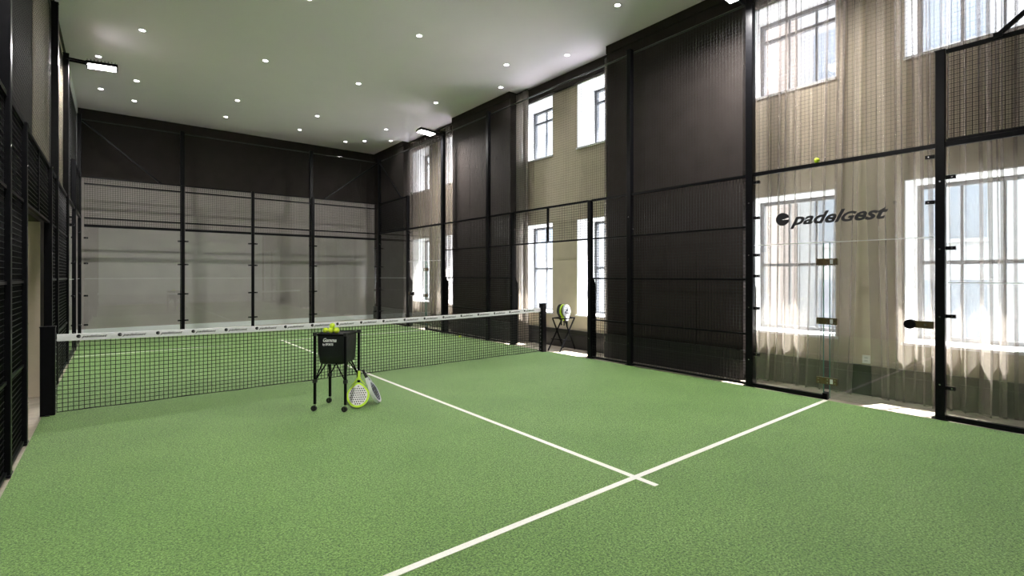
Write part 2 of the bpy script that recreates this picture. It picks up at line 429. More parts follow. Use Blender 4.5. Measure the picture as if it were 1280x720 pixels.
# ------------------------------------------------------------------ turf and lines
HW = 3.86
turf = tag(MB().box(-HW, HW + 0.04, -8.55, 8.55, -0.004, 0.012).build('artificial_turf', 'turf'), 'short green artificial turf covering the whole court', 'turf')
def line(x0, x1, y0, y1):
    child(MB().box(x0, x1, y0, y1, 0.0115, 0.0150), 'court_line', 'line', turf)
LW = 0.05
line(-HW + 0.02, HW + 0.03, -5.30 - LW/2, -5.30 + LW/2)
line(-HW + 0.02, HW + 0.03, 5.20 - LW/2, 5.20 + LW/2)
line(-LW/2, LW/2, -5.50, -5.325); line(-LW/2, LW/2, -5.275, 5.175); line(-LW/2, LW/2, 5.225, 5.42)

# ------------------------------------------------------------------ fence posts
FX = 3.96     # centre line of the fence on the window side
LXC = -3.905  # centre line of the fence on the other side
FENCE = {}
FENCE['w'] = thing('court_fence', 'black court fence of mesh, glass and tall posts in front of the windows', 'fence', (FX, 0, 0))
FENCE['d'] = thing('court_fence', 'black court fence of mesh and glass close to the dark wall with the doorway', 'fence', (LXC, 0, 0))
FENCE['e'] = thing('end_wall', 'clear glass end wall of the court with black posts and mesh on top', 'glass wall', (0, 8.64, 0))
def side(x, y): return FENCE['e'] if (y > 8.62 and abs(x) < 3.5) else FENCE['w'] if x > 3 else FENCE['d']
def post(x, y, h, label, w=0.085, gusset=0, group=None, foot=True, dx=None):
    dx = w if dx is None else dx
    p = child(MB().cbox(x - dx/2, x + dx/2, y - w/2, y + w/2, 0.012, h), 'fence_post', 'black', side(x, y))
    p['label'] = label
    child(MB().box(x - dx/2 - 0.004, x + dx/2 + 0.004, y - w/2 - 0.004, y + w/2 + 0.004, h, h + 0.006), 'cap', 'black', p)
    if foot: child(MB().box(x - dx/2 - 0.003, x + dx/2 + 0.055, y - w/2 - 0.03, y + w/2 + 0.03, 0.012, 0.024) if x > 0 else MB().box(x - dx/2, x + dx/2 + 0.003, y - w/2 - 0.03, y + w/2 + 0.03, 0.012, 0.024), 'base_plate', 'black', p)
    if gusset:
        gx = x + dx/2
        g = MB().poly([(gx, y - 0.006, 0.024), (gx + 0.115, y - 0.006, 0.024), (gx + 0.115, y - 0.006, 1.42), (gx + 0.03, y - 0.006, 1.58), (gx, y - 0.006, 1.58)], (0, 0.012, 0))
        child(g, 'gusset', 'black', p)
    for z in (0.4, 1.15, 1.9, 2.65):
        if z < h: child(MB().tube((x - dx/2 - 0.004, y, z) if x > 0 else (x + dx/2 + 0.004, y, z), (x, y, z), 0.009, 6), 'bolt', 'chrome', p)
    return p
S = 'on the window side'
post(FX, -1.2, 3.05, 'black fence post at the near edge of the net opening, window side', gusset=1)
post(FX, 1.2, 3.05, 'black fence post at the far edge of the net opening, window side', gusset=1)
post(FX, -2.15, 5.62, 'tall black ceiling-high post in front of the pillar between logo door and net', 0.09)
post(FX, 2.15, 5.62, 'tall black ceiling-high post in front of the pillar beyond the net', 0.09)
post(FX, -4.3, 5.62, 'tall black post with floodlight at the fixed edge of the logo glass', 0.10, gusset=1)
post(FX, 4.3, 5.62, 'tall black post with floodlight between far pillar and far curtains', 0.10, gusset=1)
post(FX, -6.42, 4.10, 'black post at the latch edge of the logo glass door', 0.085, gusset=1)
post(FX, 6.45, 4.10, 'black post at the far end of the far glass door bay', 0.085, gusset=1)
post(FX, 8.60, 5.62, 'tall black corner post between end glass wall and window side', 0.10)
post(FX, -8.60, 5.62, 'tall black corner post at the camera end, window side', 0.10)
post(LXC, -1.2, 3.05, 'black fence post at the near edge of the doorway by the net', 0.08)
post(LXC, 1.22, 3.05, 'black fence post at the far edge of the doorway by the net', 0.08)
post(LXC, -2.15, 5.62, 'tall black post in the dark mesh fence before the doorway', 0.08)
post(LXC, 2.15, 5.62, 'tall black post in the dark mesh fence beyond the doorway', 0.08)
post(LXC, -4.3, 5.62, 'tall black post with floodlight on the doorway side, camera end', 0.08)
post(LXC, -6.42, 4.10, 'black post between two glass panels on the doorway side, camera end', 0.08)
post(LXC, -8.60, 5.62, 'tall black corner post on the doorway side, camera end', 0.08)
post(LXC, 4.3, 5.62, 'tall black post with floodlight where the dark mesh fence meets glass', 0.08)
post(LXC, 6.45, 4.10, 'black post between two glass panels beside the left wall', 0.08)
post(LXC, 8.60, 5.62, 'tall dark corner post between end glass wall and left wall', 0.08)
YB = 8.64
for x, lab in ((-1.74, 'first'), (0.0, 'middle'), (1.74, 'last')):
    post(x, YB, 4.10, {'first': 'black post in the end glass wall beside the left corner panel', 'middle': 'black post at the centre of the end glass wall', 'last': 'black post in the end glass wall beside the window-side corner panel'}[lab], 0.075, foot=False)
for x, lab in ((-1.74, 'tall ceiling-high net post behind the end glass, on the doorway side'), (1.74, 'tall ceiling-high net post behind the end glass, on the window side')):
    post(x, YB + 0.20, 5.62, lab, 0.10, foot=False)

# ------------------------------------------------------------------ welded mesh panels
def mesh_panel_x(x, y0, y1, zs, label, group=None, rails=True, step=0.05, r=0.0028):
    p = child(wires('x', x, y0 + 0.01, y1 - 0.01, zs[0] + 0.02, zs[-1] - 0.02, step, r), 'mesh_panel', 'wire', side(x, y0), True)
    p['kind'] = 'stuff'; p['label'] = label
    for z in zs:
        h = 0.040 if z == zs[-1] else 0.026
        child(MB().box(x - 0.02, x + 0.02, y0, y1, z - h / 2, z + h / 2), 'rail', 'black', p)
    return p
ZS = [0.04, 0.76, 1.55, 2.31, 3.05]
h = 0.05
for sx, xx, sn in ((1, FX, 'window side'), (-1, LXC, 'doorway side')):
    mesh_panel_x(xx, -2.15 + h, -1.2 - h, ZS, 'narrow black mesh fence panel just before the net opening, %s' % sn)
    mesh_panel_x(xx, 1.2 + h, 2.15 - h, ZS, 'narrow black mesh fence panel just beyond the net opening, %s' % sn)
    mesh_panel_x(xx, -4.3 + h, -2.15 - h, ZS, 'wide black mesh fence panel on the camera side of the net, %s' % sn)
    mesh_panel_x(xx, 2.15 + h, 4.3 - h, ZS, 'wide black mesh fence panel on the far side of the net, %s' % sn)
    p = mesh_panel_x(xx, -1.2 + h, 1.2 - h, [2.31, 3.05], 'black mesh panel bridging over the net opening, %s' % sn)
    child(MB().box(xx - 0.018, xx + 0.018, -0.018, 0.018, 2.33, 3.03), 'mullion', 'black', p)
mesh_panel_x(FX, -8.6 + h, -6.42 - h, [3.10, 4.08], 'black mesh panel above corner glass beside the logo door', step=0.05)
mesh_panel_x(FX, 6.45 + h, 8.6 - h, [3.10, 4.08], 'black mesh panel above glass at the far window-side corner', step=0.05)
mesh_panel_x(LXC, 6.45 + h, 8.6 - h, [3.10, 4.08], 'black mesh panel above glass at the far doorway-side corner', step=0.05)
BX = [-3.86, -1.74, 0.0, 1.74, 3.91]
bl = ['at the doorway-side corner', 'left of the centre post', 'right of the centre post', 'at the window-side corner']
for i in range(4):
    a, b = BX[i] + 0.045, BX[i+1] - 0.045
    p = child(wires('y', YB, a + 0.01, b - 0.01, 2.87, 4.07, 0.05, 0.0028), 'mesh_panel', 'wire', FENCE['e']); p['kind'] = 'stuff'
    p['label'] = 'black mesh panel above the end glass wall, %s' % bl[i]
    for z, hh in ((2.86, 0.07), (3.05, 0.035), (3.91, 0.04), (4.08, 0.022)):
        child(MB().box(a, b, YB - 0.02, YB + 0.02, z - hh/2, z + hh/2), 'rail', 'black', p)

# ------------------------------------------------------------------ glass panels
def clip_x(p, x, y, z, d):
    """small black clamp reaching from a post (at y) over the glass, d = direction along y"""
    c = child(MB().box(x - 0.022, x + 0.022, y, y + d * 0.085, z - 0.02, z + 0.02), 'clamp', 'black', p)
    child(MB().tube((x - 0.026, y + d * 0.055, z), (x - 0.02, y + d * 0.055, z), 0.008, 6), 'bolt', 'chrome', p)
def clip_y(p, x, y, z, d):
    c = child(MB().box(x, x + d * 0.085, y - 0.022, y + 0.022, z - 0.02, z + 0.02), 'clamp', 'black', p)
    child(MB().tube((x + d * 0.055, y - 0.026, z), (x + d * 0.055, y - 0.02, z), 0.008, 6), 'bolt', 'chrome', p)
T = 0.006
def fixed_glass_x(x, y0, y1, z0, z1, label, clips=(0.37, 1.16, 1.91, 2.69), joint=1.53, base=True, sides=(1, 1), toprail=True):
    zb = 0.05 if base else z0
    p = child(MB().box(x - T, x + T, y0, y1, zb, joint - 0.004 if joint else z1), 'glass_panel', 'glass', side(x, y0)); p['label'] = label
    if base: child(MB().box(x - 0.03, x + 0.03, y0 - 0.04, y1 + 0.04, 0.012, 0.065), 'base_channel', 'black', p)
    if joint:
        child(MB().box(x - T, x + T, y0, y1, joint + 0.004, z1), 'upper_pane', 'glass', p)
        child(MB().box(x - T, x + T, y0, y1, joint - 0.004, joint + 0.004), 'joint', 'joint', p)
    if toprail: child(MB().box(x - 0.025, x + 0.025, y0 - 0.03, y1 + 0.03, z1, z1 + 0.05), 'top_rail', 'black', p)
    for z in clips:
        if sides[0]: clip_x(p, x, y0 - 0.012, z, 1)
        if sides[1]: clip_x(p, x, y1 + 0.012, z, -1)
    return p
e = 0.055
fixed_glass_x(FX, -8.6 + e, -6.42 - e, 0.0, 3.03, 'large clear corner glass panel beside the logo door')
fixed_glass_x(FX, 6.45 + e, 8.6 - e, 0.0, 3.03, 'clear corner glass panel at the far end, window side')
fixed_glass_x(LXC, 6.45 + e, 8.6 - e, 0.0, 3.03, 'clear corner glass panel at the far end, doorway side')
fixed_glass_x(LXC, 4.3 + e, 6.45 - e, 0.0, 3.03, 'clear glass panel following the dark mesh fence, doorway side')

fixed_glass_x(LXC, -6.42 + e, -4.3 - e, 0.0, 3.03, 'clear glass panel on the doorway side, camera half')
fixed_glass_x(LXC, -8.6 + e, -6.42 - e, 0.0, 3.03, 'clear corner glass panel on the doorway side, camera end')
def door_bay(s, logo, word):
    """s = -1 camera half, +1 far half. fixed pane next to the tall post, door towards the corner, transom above"""
    yp = s * 4.3; yh = s * 5.25; yd = s * 5.32; yl = s * 6.36 if s < 0 else s * 6.39
    a, b = sorted((yp + s * 0.055, yh))
    p = fixed_glass_x(FX, a, b, 0.0, 2.03, 'narrow fixed glass pane hung with the %s' % word, clips=(0.48, 1.14, 1.60, 1.90), joint=None, sides=(1, 0) if s > 0 else (0, 1), toprail=False)
    child(MB().box(FX - T - 0.001, FX + T + 0.001, yh - 0.004, yh + 0.004, 0.06, 2.03), 'polished_edge', 'edge', p)
    child(MB().poly([(FX - 0.03, yh - 0.004*s, 0.012), (FX + 0.03, yh - 0.004*s, 0.012), (FX + 0.03, yh - 0.004*s, 0.105), (FX - 0.03, yh - 0.004*s, 0.09)], (0, s * 0.055, 0)), 'pivot_block', 'black', p)
    a, b = sorted((yd, yl))
    d = thing('glass_door', '%s with three bronze hinges and a latch' % word, 'door', (FX, (yd + yl)/2, 0.02))
    child(MB().box(FX - T, FX + T, a, b, 0.03, 2.03), 'pane', 'glass', d)
    child(MB().box(FX - T - 0.001, FX + T + 0.001, yd - 0.0035, yd + 0.0035, 0.03, 2.03), 'polished_edge', 'edge', d)
    for z in (0.25, 1.02, 1.785):
        hg = child(MB().box(FX - 0.018, FX + 0.018, yd - s * 0.15, yd + s * 0.09, z - 0.042, z + 0.042), 'hinge', 'bronze', d)
        bo = MB()
        for q in (-0.125, -0.02, 0.065):
            bo.tube((FX - 0.022, yd + s * q, z + 0.02), (FX - 0.016, yd + s * q, z + 0.02), 0.008, 6)
            bo.tube((FX - 0.022, yd + s * q, z - 0.02), (FX - 0.016, yd + s * q, z - 0.02), 0.008, 6)
        child(bo, 'screw', 'chrome', hg)['kind'] = 'stuff'
        child(MB().box(FX - 0.023, FX - 0.017, yd + s * 0.01, yd + s * 0.042, z - 0.028, z + 0.028), 'hinge_plate', 'joint', hg)
    lk = child(MB().box(FX - 0.02, FX + 0.02, s * 6.15, yl, 1.05 - 0.04, 1.05 + 0.04), 'latch', 'bronze', d)
    child(MB().tube((FX - 0.045, s * 6.15, 1.05), (FX + 0.045, s * 6.15, 1.05), 0.055, 20), 'knob', 'black', lk)
    child(MB().tube((FX - 0.024, s * 6.29, 1.05), (FX - 0.018, s * 6.29, 1.05), 0.012, 8), 'keyhole', 'chrome', lk)
    a, b = sorted((yp + s * 0.055, yl))
    t = child(MB().box(FX - T, FX + T, a, b, 2.042, 3.03), 'transom_pane', 'glass', FENCE['w'])
    t['label'] = 'glass pane above the door, printed with a black logo' if logo else 'plain glass pane above the far door'
    child(MB().box(FX - T, FX + T, a, b, 2.034, 2.042), 'joint', 'joint', t)
    child(MB().box(FX - 0.025, FX + 0.025, a - 0.03, b + 0.03, 3.03, 3.08), 'top_rail', 'black', t)
    for z in (2.43, 2.94):
        clip_x(t, FX, yp + s * 0.045, z, s); clip_x(t, FX, yl + (0.012 * s), z, -s)
    if logo:
        z = 2.36; xx = FX - T - 0.0005
        dm = disc_logo(0.088); dm.materials.append(M['ink'])
        q = shared('logo_dot', dm, t); q.rotation_euler = FACE_NX; q.location = (xx - FX, -4.745, z + 0.02)
        tm = text_mesh('padelGest', 0.215, 0.42, bold=0.0065); tm.materials.append(M['ink'])
        w = width_of(tm); sc_ = 1.10 / w
        for v in tm.vertices: v.co.x *= sc_; v.co.y *= 1.0
        q = shared('logo_lettering', tm, t); q.rotation_euler = FACE_NX; q.location = (xx - FX, -4.865, z - 0.065)
        rm = text_mesh('®', 0.05, 0); rm.materials.append(M['ink'])
        q = shared('registered_mark', rm, t); q.rotation_euler = FACE_NX; q.location = (xx - FX, -5.985, z + 0.09)
door_bay(-1, True, 'clear glass door near the long white service line')
door_bay(1, False, 'clear glass door in front of the far curtains')
# far end wall: four glass bays, each of two sheets
for i in range(4):
    a, b = BX[i] + 0.05, BX[i+1] - 0.05
    p = child(MB().box(a, b, YB - T, YB + T, 0.05, 1.526), 'glass_panel', 'glass', FENCE['e']); p['label'] = 'clear glass bay of the end wall, %s' % bl[i]
    child(MB().box(a - 0.04, b + 0.04, YB - 0.03, YB + 0.03, 0.012, 0.06), 'base_channel', 'black', p)
    child(MB().box(a, b, YB - T, YB + T, 1.534, 2.83), 'upper_pane', 'glass', p)
    child(MB().box(a, b, YB - T - 0.001, YB + T, 1.526, 1.534), 'joint', 'joint', p)
    for z in (0.37, 1.10, 1.91, 2.55):
        clip_y(p, a - 0.012, YB, z, 1); clip_y(p, b + 0.012, YB, z, -1)

# ------------------------------------------------------------------ soft ball-stop nets up to the ceiling, head rails, struts
def softnet(axis, c, a0, a1, z0, z1, label):
    o = wires(axis, c, a0, a1, z0, z1, 0.05, 0.0012).build('ball_stop_net', 'cord')
    tag(o, label, 'net')
softnet('x', FX + 0.065, -8.55, 8.6, 3.06, 5.56, 'fine black ball-stop netting above the fence on the window side')
softnet('x', LXC - 0.055, -8.55, 8.6, 3.06, 5.56, 'fine black ball-stop netting above the fence on the doorway side')
softnet('y', YB + 0.27, -3.9, 3.96, 4.02, 5.56, 'fine black ball-stop netting above the end glass wall')
child(MB().tube((FX + 0.065, -8.6, 5.58), (FX + 0.065, 8.6, 5.58), 0.016, 8), 'net_rail', 'cable', FENCE['w'])
child(MB().tube((LXC - 0.055, -8.6, 5.58), (LXC - 0.055, 8.6, 5.58), 0.014, 8), 'net_rail', 'cable', FENCE['d'])
child(MB().tube((-3.9, YB + 0.27, 5.58), (3.95, YB + 0.27, 5.58), 0.016, 8), 'net_rail', 'cable', FENCE['e'])
def strut(a, b, label, f):
    o = child(MB().bar(a, b, 0.04, 0.04), 'corner_strut', 'black', FENCE[f]); o['label'] = label
    child(MB().box(b[0] - 0.035, b[0] + 0.035, b[1] - 0.035, b[1] + 0.035, b[2] - 0.03, b[2] + 0.02), 'foot_bracket', 'black', o)
strut((LXC + 0.05, YB - 0.03, 5.48), (-2.27, YB, 4.11), 'diagonal black strut bracing the end wall at the doorway-side corner', 'e')
strut((FX - 0.06, YB - 0.03, 5.48), (2.13, YB, 4.11), 'diagonal black strut bracing the end wall at the window-side corner', 'e')
strut((FX, YB - 0.10, 5.48), (FX, 6.93, 4.11), 'diagonal black strut above the window-side mesh at the far corner', 'w')
strut((FX, -8.54, 5.48), (FX, -6.88, 4.11), 'diagonal black strut above the corner glass beside the logo door', 'w')

# ------------------------------------------------------------------ court net
def tape_z(x): return 0.885 + 0.045 * (x / 3.7) ** 2
NX0, NX1 = -3.74, 3.74
net = thing('court_net', 'black mesh court net with a white printed top tape', 'net', (0, 0, 0.012))
mb = MB(); step = 0.048; n = int((NX1 - NX0) / step); r = 0.0033
for i in range(n + 1):
    x = NX0 + (NX1 - NX0) * i / n
    mb.box(x - r, x + r, -r, r, 0.03, tape_z(x) - 0.05)
rows = 17
for j in range(rows + 1):
    t = j / rows
    xs = [NX0 + (NX1 - NX0) * k / 24 for k in range(25)]
    for xa, xb in zip(xs[:-1], xs[1:]):
        za = 0.03 + (tape_z(xa) - 0.05 - 0.03) * t; zb = 0.03 + (tape_z(xb) - 0.05 - 0.03) * t
        mb.bar((xa, 0.0, za), (xb, 0.0, zb), 2*r, 2*r)
g = child(mb, 'netting', 'cord', net); g['kind'] = 'stuff'
mb = MB(); N = 40
pts = [NX0 + (NX1 - NX0) * k / N for k in range(N + 1)]
vs_, fs_ = [], []
for x in pts:
    z = tape_z(x)
    prof = [(-0.004, -0.082), (-0.007, -0.04), (-0.006, -0.006), (0, 0.0), (0.006, -0.006), (0.007, -0.04), (0.004, -0.082)]
    vs_ += [(x, yy, z + dz) for yy, dz in prof]
for k in range(N):
    for i in range(7):
        j = (i + 1) % 7
        fs_.append((k*7 + i, (k+1)*7 + i, (k+1)*7 + j, k*7 + j))
fs_ += [tuple(range(7)), tuple(range(N*7, N*7 + 7))]
mb.add(vs_, fs_); child(mb, 'top_tape', 'tape', net)
mb = MB()
for k in range(24):
    xa = NX0 + (NX1 - NX0) * k / 24; xb = NX0 + (NX1 - NX0) * (k + 1) / 24
    mb.tube((xa, 0, 0.03 + 0.006 * math.sin(k * 1.9)), (xb, 0, 0.03 + 0.006 * math.sin((k + 1) * 1.9)), 0.005, 6)
child(mb, 'bottom_cord', 'cord', net)
mb = MB()
for sx in (-1, 1):
    zs = [0.06 + 0.08 * k for k in range(11)]
    for k, z in enumerate(zs):
        mb.tube((sx * 3.74, 0, z), (sx * 3.79, -0.008 + 0.01 * (k % 2), z + 0.03), 0.003, 5)
child(mb, 'lacing', 'tape', net)['kind'] = 'stuff'
dm = disc_logo(0.021, 0.001); dm.materials.append(M['ink'])
tm = text_mesh('padelGest', 0.042, 0.42, 0.0008, 0.0006); tm.materials.append(M['ink'])
w = width_of(tm)
for v in tm.vertices: v.co.x *= 0.235 / w
x = -3.55
while x < 3.5:
    z = tape_z(x) - 0.042 - 0.012
    q = shared('logo_dot', dm, net, (x, -0.0082, z + 0.010), FACE_NY)
    sl = math.atan(2 * 0.045 * (x + 0.15) / 3.7 ** 2)
    q = shared('logo_lettering', tm, net, (x + 0.030, -0.0082, z - 0.008), (R(90), -sl, 0))
    x += 0.381
for x, lab in ((-3.815, 'thick square black net post by the doorway'), (3.81, 'square black net post by the racket stand')):
    p = thing('net_post', lab, 'post', (x, 0, 0.012))
    w2 = 0.065 if x < 0 else 0.055
    child(MB().cbox(x - w2, x + w2, -0.06, 0.06, 0.012, 1.015, 0.008), 'upright', 'black', p)
    child(MB().box(x - w2 - 0.004, x + w2 + 0.004, -0.064, 0.064, 1.015, 1.027), 'cap', 'black', p)
    s = 1 if x < 0 else -1
    child(MB().box(x - 0.02, x + 0.02, -0.10 if x > 0 else -0.09, 0.16, 0.013, 0.02), 'base_plate', 'chrome' if x > 0 else 'black', p)
    child(MB().tube((x + s * w2, 0, tape_z(3.7) - 0.04), (x + s * (w2 + 0.012), 0, tape_z(3.7) - 0.04), 0.014, 8), 'tension_hook', 'chrome', p)

# ------------------------------------------------------------------ curtains
def curtain(name, y0, y1, x, z0, z1, folds, amp, material, label, seed, spread=0.0, pull=0.0, group=None, om=0.7):
    """hanging cloth with omega folds; pull draws the bottom edge at y1 away along y; spread flares the hem on the floor"""
    rnd = random.Random(seed)
    per = 14; n = folds * per; rows = 16
    ph = [rnd.uniform(-0.5, 0.5) for _ in range(folds + 2)]
    am = [rnd.uniform(0.55, 1.3) for _ in range(folds + 2)]
    sp_ = [rnd.uniform(0.6, 1.5) for _ in range(folds)]
    tot = sum(sp_); cum = [0]
    for q in sp_: cum.append(cum[-1] + q / tot)
    vs, fs = [], []
    for j in range(rows + 1):
        t = j / rows; z = z1 + (z0 - z1) * t
        low = max(0.0, (t - 0.80) / 0.20)
        for i in range(n + 1):
            k = min(folds - 1, i // per); fr = i / per - k
            base = cum[k] + (cum[k+1] - cum[k]) * fr
            a = am[k] * (1 - fr) + am[k+1] * fr
            ang = 2 * math.pi * fr
            wid = (y1 - y0) * (cum[k+1] - cum[k])
            xx = x - amp * a * math.cos(ang) + 0.016 * ph[k] * math.sin(t * 5 + k) - spread * low * low * (0.5 + 0.5 * math.cos(ang + k))
            yy = y0 + (y1 - y0) * base - om * wid * 0.32 * math.sin(2 * ang) * (0.7 + 0.5 * ph[k]) + 0.012 * math.sin(t * 4 + k * 1.7)
            yy += pull * (t ** 1.6) * base
            vs.append((xx, yy, z))
    for j in range(rows):
        for i in range(n):
            a = j * (n + 1) + i
            fs.append((a, a + 1, a + n + 2, a + n + 1))
    mb = MB(); mb.add(vs, fs)
    loc = Vector((x, (y0 + y1) / 2, z0))
    root = thing(name, label, 'curtain', loc, group)
    o = child(mb, 'cloth', material, root, smooth=True)
    child(MB().box(x - 0.03, x + 0.03, y0, y1, z1, z1 + 0.03), 'curtain_track', 'plinth', root)
    return root
CX = 4.585; CZ = ZC - 0.055
curtain('curtain', -3.97, -5.50, CX, 0.012, CZ, 9, 0.066, 'sheer', 'sheer beige curtain behind the fixed glass pane of the logo door', 3, 0.05, 0.12)
curtain('curtain', -7.45, -5.54, CX + 0.01, 0.012, CZ, 12, 0.066, 'sheer', 'sheer beige curtain pooling on the floor behind the corner glass', 5, 0.09, -0.07)
curtain('curtain', 7.56, 6.05, CX, 0.012, CZ, 9, 0.066, 'sheer', 'sheer beige curtain in the far bay, by the corner pillar', 8, 0.05)
curtain('curtain', 4.56, 6.0, CX, 0.012, CZ, 8, 0.066, 'sheer', 'sheer beige curtain in the far bay, beside the wide pillar', 9, 0.05)
curtain('curtain', 1.38, 1.79, CX, 0.012, CZ, 5, 0.05, 'lining', 'bunched grey curtain drawn aside in the bay beside the net, far side', 11, 0.02)
curtain('curtain', -1.22, -1.06, CX, 0.012, 2.3 + 3.7, 3, 0.05, 'lining', 'bunched pale curtain drawn aside in the bay beside the net, near side', 12, 0.02)

# ------------------------------------------------------------------ lamps
ring_mb = MB(); n = 20
ring_mb.ring([(0.062*math.cos(2*math.pi*i/n), 0.062*math.sin(2*math.pi*i/n), -0.006) for i in range(n)], [(0.046*math.cos(2*math.pi*i/n), 0.046*math.sin(2*math.pi*i/n), -0.006) for i in range(n)], (0, 0, 0.006))
len_mb = MB(); len_mb.poly([(0.046*math.cos(2*math.pi*i/n), 0.046*math.sin(2*math.pi*i/n), -0.004) for i in range(n)], (0, 0, 0.003))
def raw(mb, name, m):
    me = bpy.data.meshes.new(name); me.from_pydata(mb.v, [], mb.f); me.update(); me.materials.append(M[m])
    bm = bmesh.new(); bm.from_mesh(me); bmesh.ops.recalc_face_normals(bm, faces=bm.faces); bm.to_mesh(me); bm.free()
    return me
ring_me = raw(ring_mb, 'trim_ring', 'plate'); len_me = raw(len_mb, 'lens', 'lamp')
sp_d = bpy.data.lights.new('downlight_beam', 'SPOT'); sp_d.energy = DOWN_W; sp_d.spot_size = R(125); sp_d.spot_blend = 0.8; sp_d.shadow_soft_size = 0.05; sp_d.color = (1, 0.98, 0.96)
dl = [(x, y) for y in (-5.40, -2.37, 0.65, 3.65, 6.70, 8.40) for x in (-2.82, -0.74, 1.27, 3.35)]  # row nearest the camera is out of view, added for its light
dl += [(4.03, -0.50), (4.03, 1.74), (4.03, 7.82), (2.88, 8.88), (-3.48, 5.58), (-3.48, 7.87)]
for x, y in dl:
    t = thing('downlight', 'small round recessed downlight in the pale ceiling', 'downlight', (x, y, ZC), 'recessed downlights in the ceiling')
    shared('trim_ring', ring_me, t); shared('lens', len_me, t)
    shared('downlight_beam', sp_d, t, (0, 0, -0.03))
ar_d = bpy.data.lights.new('flood_beam', 'AREA'); ar_d.shape = 'RECTANGLE'; ar_d.size = 0.42; ar_d.size_y = 0.26; ar_d.energy = FLOOD_W; ar_d.color = (1, 0.975, 0.94)
ceil_fill_d = bpy.data.lights.new('added_ceiling_fill', 'AREA'); ceil_fill_d.shape = 'RECTANGLE'; ceil_fill_d.size = 0.40; ceil_fill_d.size_y = 0.40; ceil_fill_d.energy = CEIL_FILL_W; ceil_fill_d.color = (1, 0.97, 0.96)  # added lamp without a fixture, brightens the ceiling over each floodlight
def flood(x, y, s, label):
    """floodlight on an arm from the tall post, s = direction of the court from the post"""
    t = thing('floodlight', label, 'floodlight', (x, y, 5.50), 'floodlights on the tall fence posts')
    px = FX if s < 0 else LXC
    arm = MB(); arm.bar((px - x, 0.06, 0.03), (s * 0.16 * 0 - s * 0.18, 0.06, 0.03), 0.03, 0.03); arm.bar((px - x, -0.06, 0.03), (-s * 0.18, -0.06, 0.03), 0.03, 0.03)
    arm.build('arm', 'black', t)
    hd = MB(); hd.box(-0.23, 0.23, -0.15, 0.15, 0.0, 0.05)
    for k in range(9): hd.box(-0.21 + k * 0.05, -0.20 + k * 0.05, -0.13, 0.13, 0.05, 0.085)
    ho = hd.build('housing', 'black', t); ho.rotation_euler = (0, -s * R(4), 0)
    le = MB().box(-0.205, 0.205, -0.125, 0.125, -0.008, -0.001).build('lens', 'flood', t); le.rotation_euler = (0, -s * R(4), 0)
    up = shared('added_ceiling_fill', ceil_fill_d, t, (0, 0, 0.10)); up.rotation_euler = (math.pi, s * R(70), 0)
    a = shared('flood_beam', ar_d, t, (0, 0, -0.03)); a.rotation_euler = (0, -s * R(4), 0)
flood(3.42, -4.3, -1, 'black floodlight on the post beside the logo glass')
flood(3.42, 4.3, -1, 'black floodlight on the post beside the far curtains')
flood(-3.40, 4.3, 1, 'black floodlight on the post where dark mesh meets glass')
flood(-3.40, -4.3, 1, 'black floodlight on the doorway-side fence at the camera end')

# ------------------------------------------------------------------ tennis balls
ball_me = raw(MB().sphere((0, 0, 0), 0.0335, 18, 12), 'tennis_ball', 'ball')
for p in ball_me.polygons: p.use_smooth = True
sm = MB(); pts = []
for i in range(48):
    t = 2 * math.pi * i / 48; a = 0.44
    p = Vector((math.cos(t) + a * math.cos(3*t) * 0.6, math.sin(t) - a * math.sin(3*t) * 0.6, 1.05 * math.sin(2*t) * 0.85)).normalized() * 0.0336
    pts.append(p)
for i in range(48): sm.tube(pts[i], pts[(i+1) % 48], 0.0012, 4, caps=False)
seam_me = raw(sm, 'seam', 'seam')
def ball(loc, label, group=None):
    b = thing('tennis_ball', label, 'tennis ball', loc, group)
    rr = (random.uniform(0, 3), random.uniform(0, 3), random.uniform(0, 3))
    shared('felt', ball_me, b); shared('seam', seam_me, b, rot=rr)
    return b
ball((3.72, 3.06, 0.0455), 'single yellow tennis ball lying on the turf beyond the net')
ball((FX, -5.17, 3.1135), 'single yellow tennis ball resting on the top rail above the logo')
ball((LXC - 0.045, -1.93, 0.955), 'pale tennis ball wedged behind the dark mesh fence before the doorway')

# ------------------------------------------------------------------ ball cart
cart = thing('ball_cart', 'black wheeled ball cart with a printed basket standing on the turf', 'ball cart', (-1.11, -1.74, 0.012))
cart.rotation_euler = (0, 0, R(45))
hs = 0.188
def CB(mb, name, m, parent=None, smooth=False): return mb.build(name, m, parent or cart, smooth)
for sx in (-1, 1):
    for sy in (-1, 1):
        lx, ly = sx * hs, sy * hs
        lg = CB(MB().cbox(lx - 0.014, lx + 0.014, ly - 0.014, ly + 0.014, 0.085, 0.905, 0.004), 'leg', 'black')
        CB(MB().box(lx - 0.018, lx + 0.018, ly - 0.018, ly + 0.018, 0.885, 0.925), 'corner_cap', 'rubber', lg)
        cs = MB(); cs.tube((lx, ly, 0.065), (lx, ly, 0.095), 0.012, 8); cs.bar((lx - 0.017, ly, 0.075), (lx - 0.017, ly + 0.012, 0.03), 0.003, 0.022); cs.bar((lx + 0.017, ly, 0.075), (lx + 0.017, ly + 0.012, 0.03), 0.003, 0.022)
        fk = CB(cs, 'caster_fork', 'chrome')
        wh = MB(); wh.tube((lx - 0.012, ly + 0.012, 0.033), (lx + 0.012, ly + 0.012, 0.033), 0.033, 20)
        wo = CB(wh, 'wheel', 'rubber', fk)
        CB(MB().box(lx - 0.02, lx + 0.02, ly - 0.02, ly + 0.02, 0.335, 0.375), 'brace_bracket', 'rubber', lg)
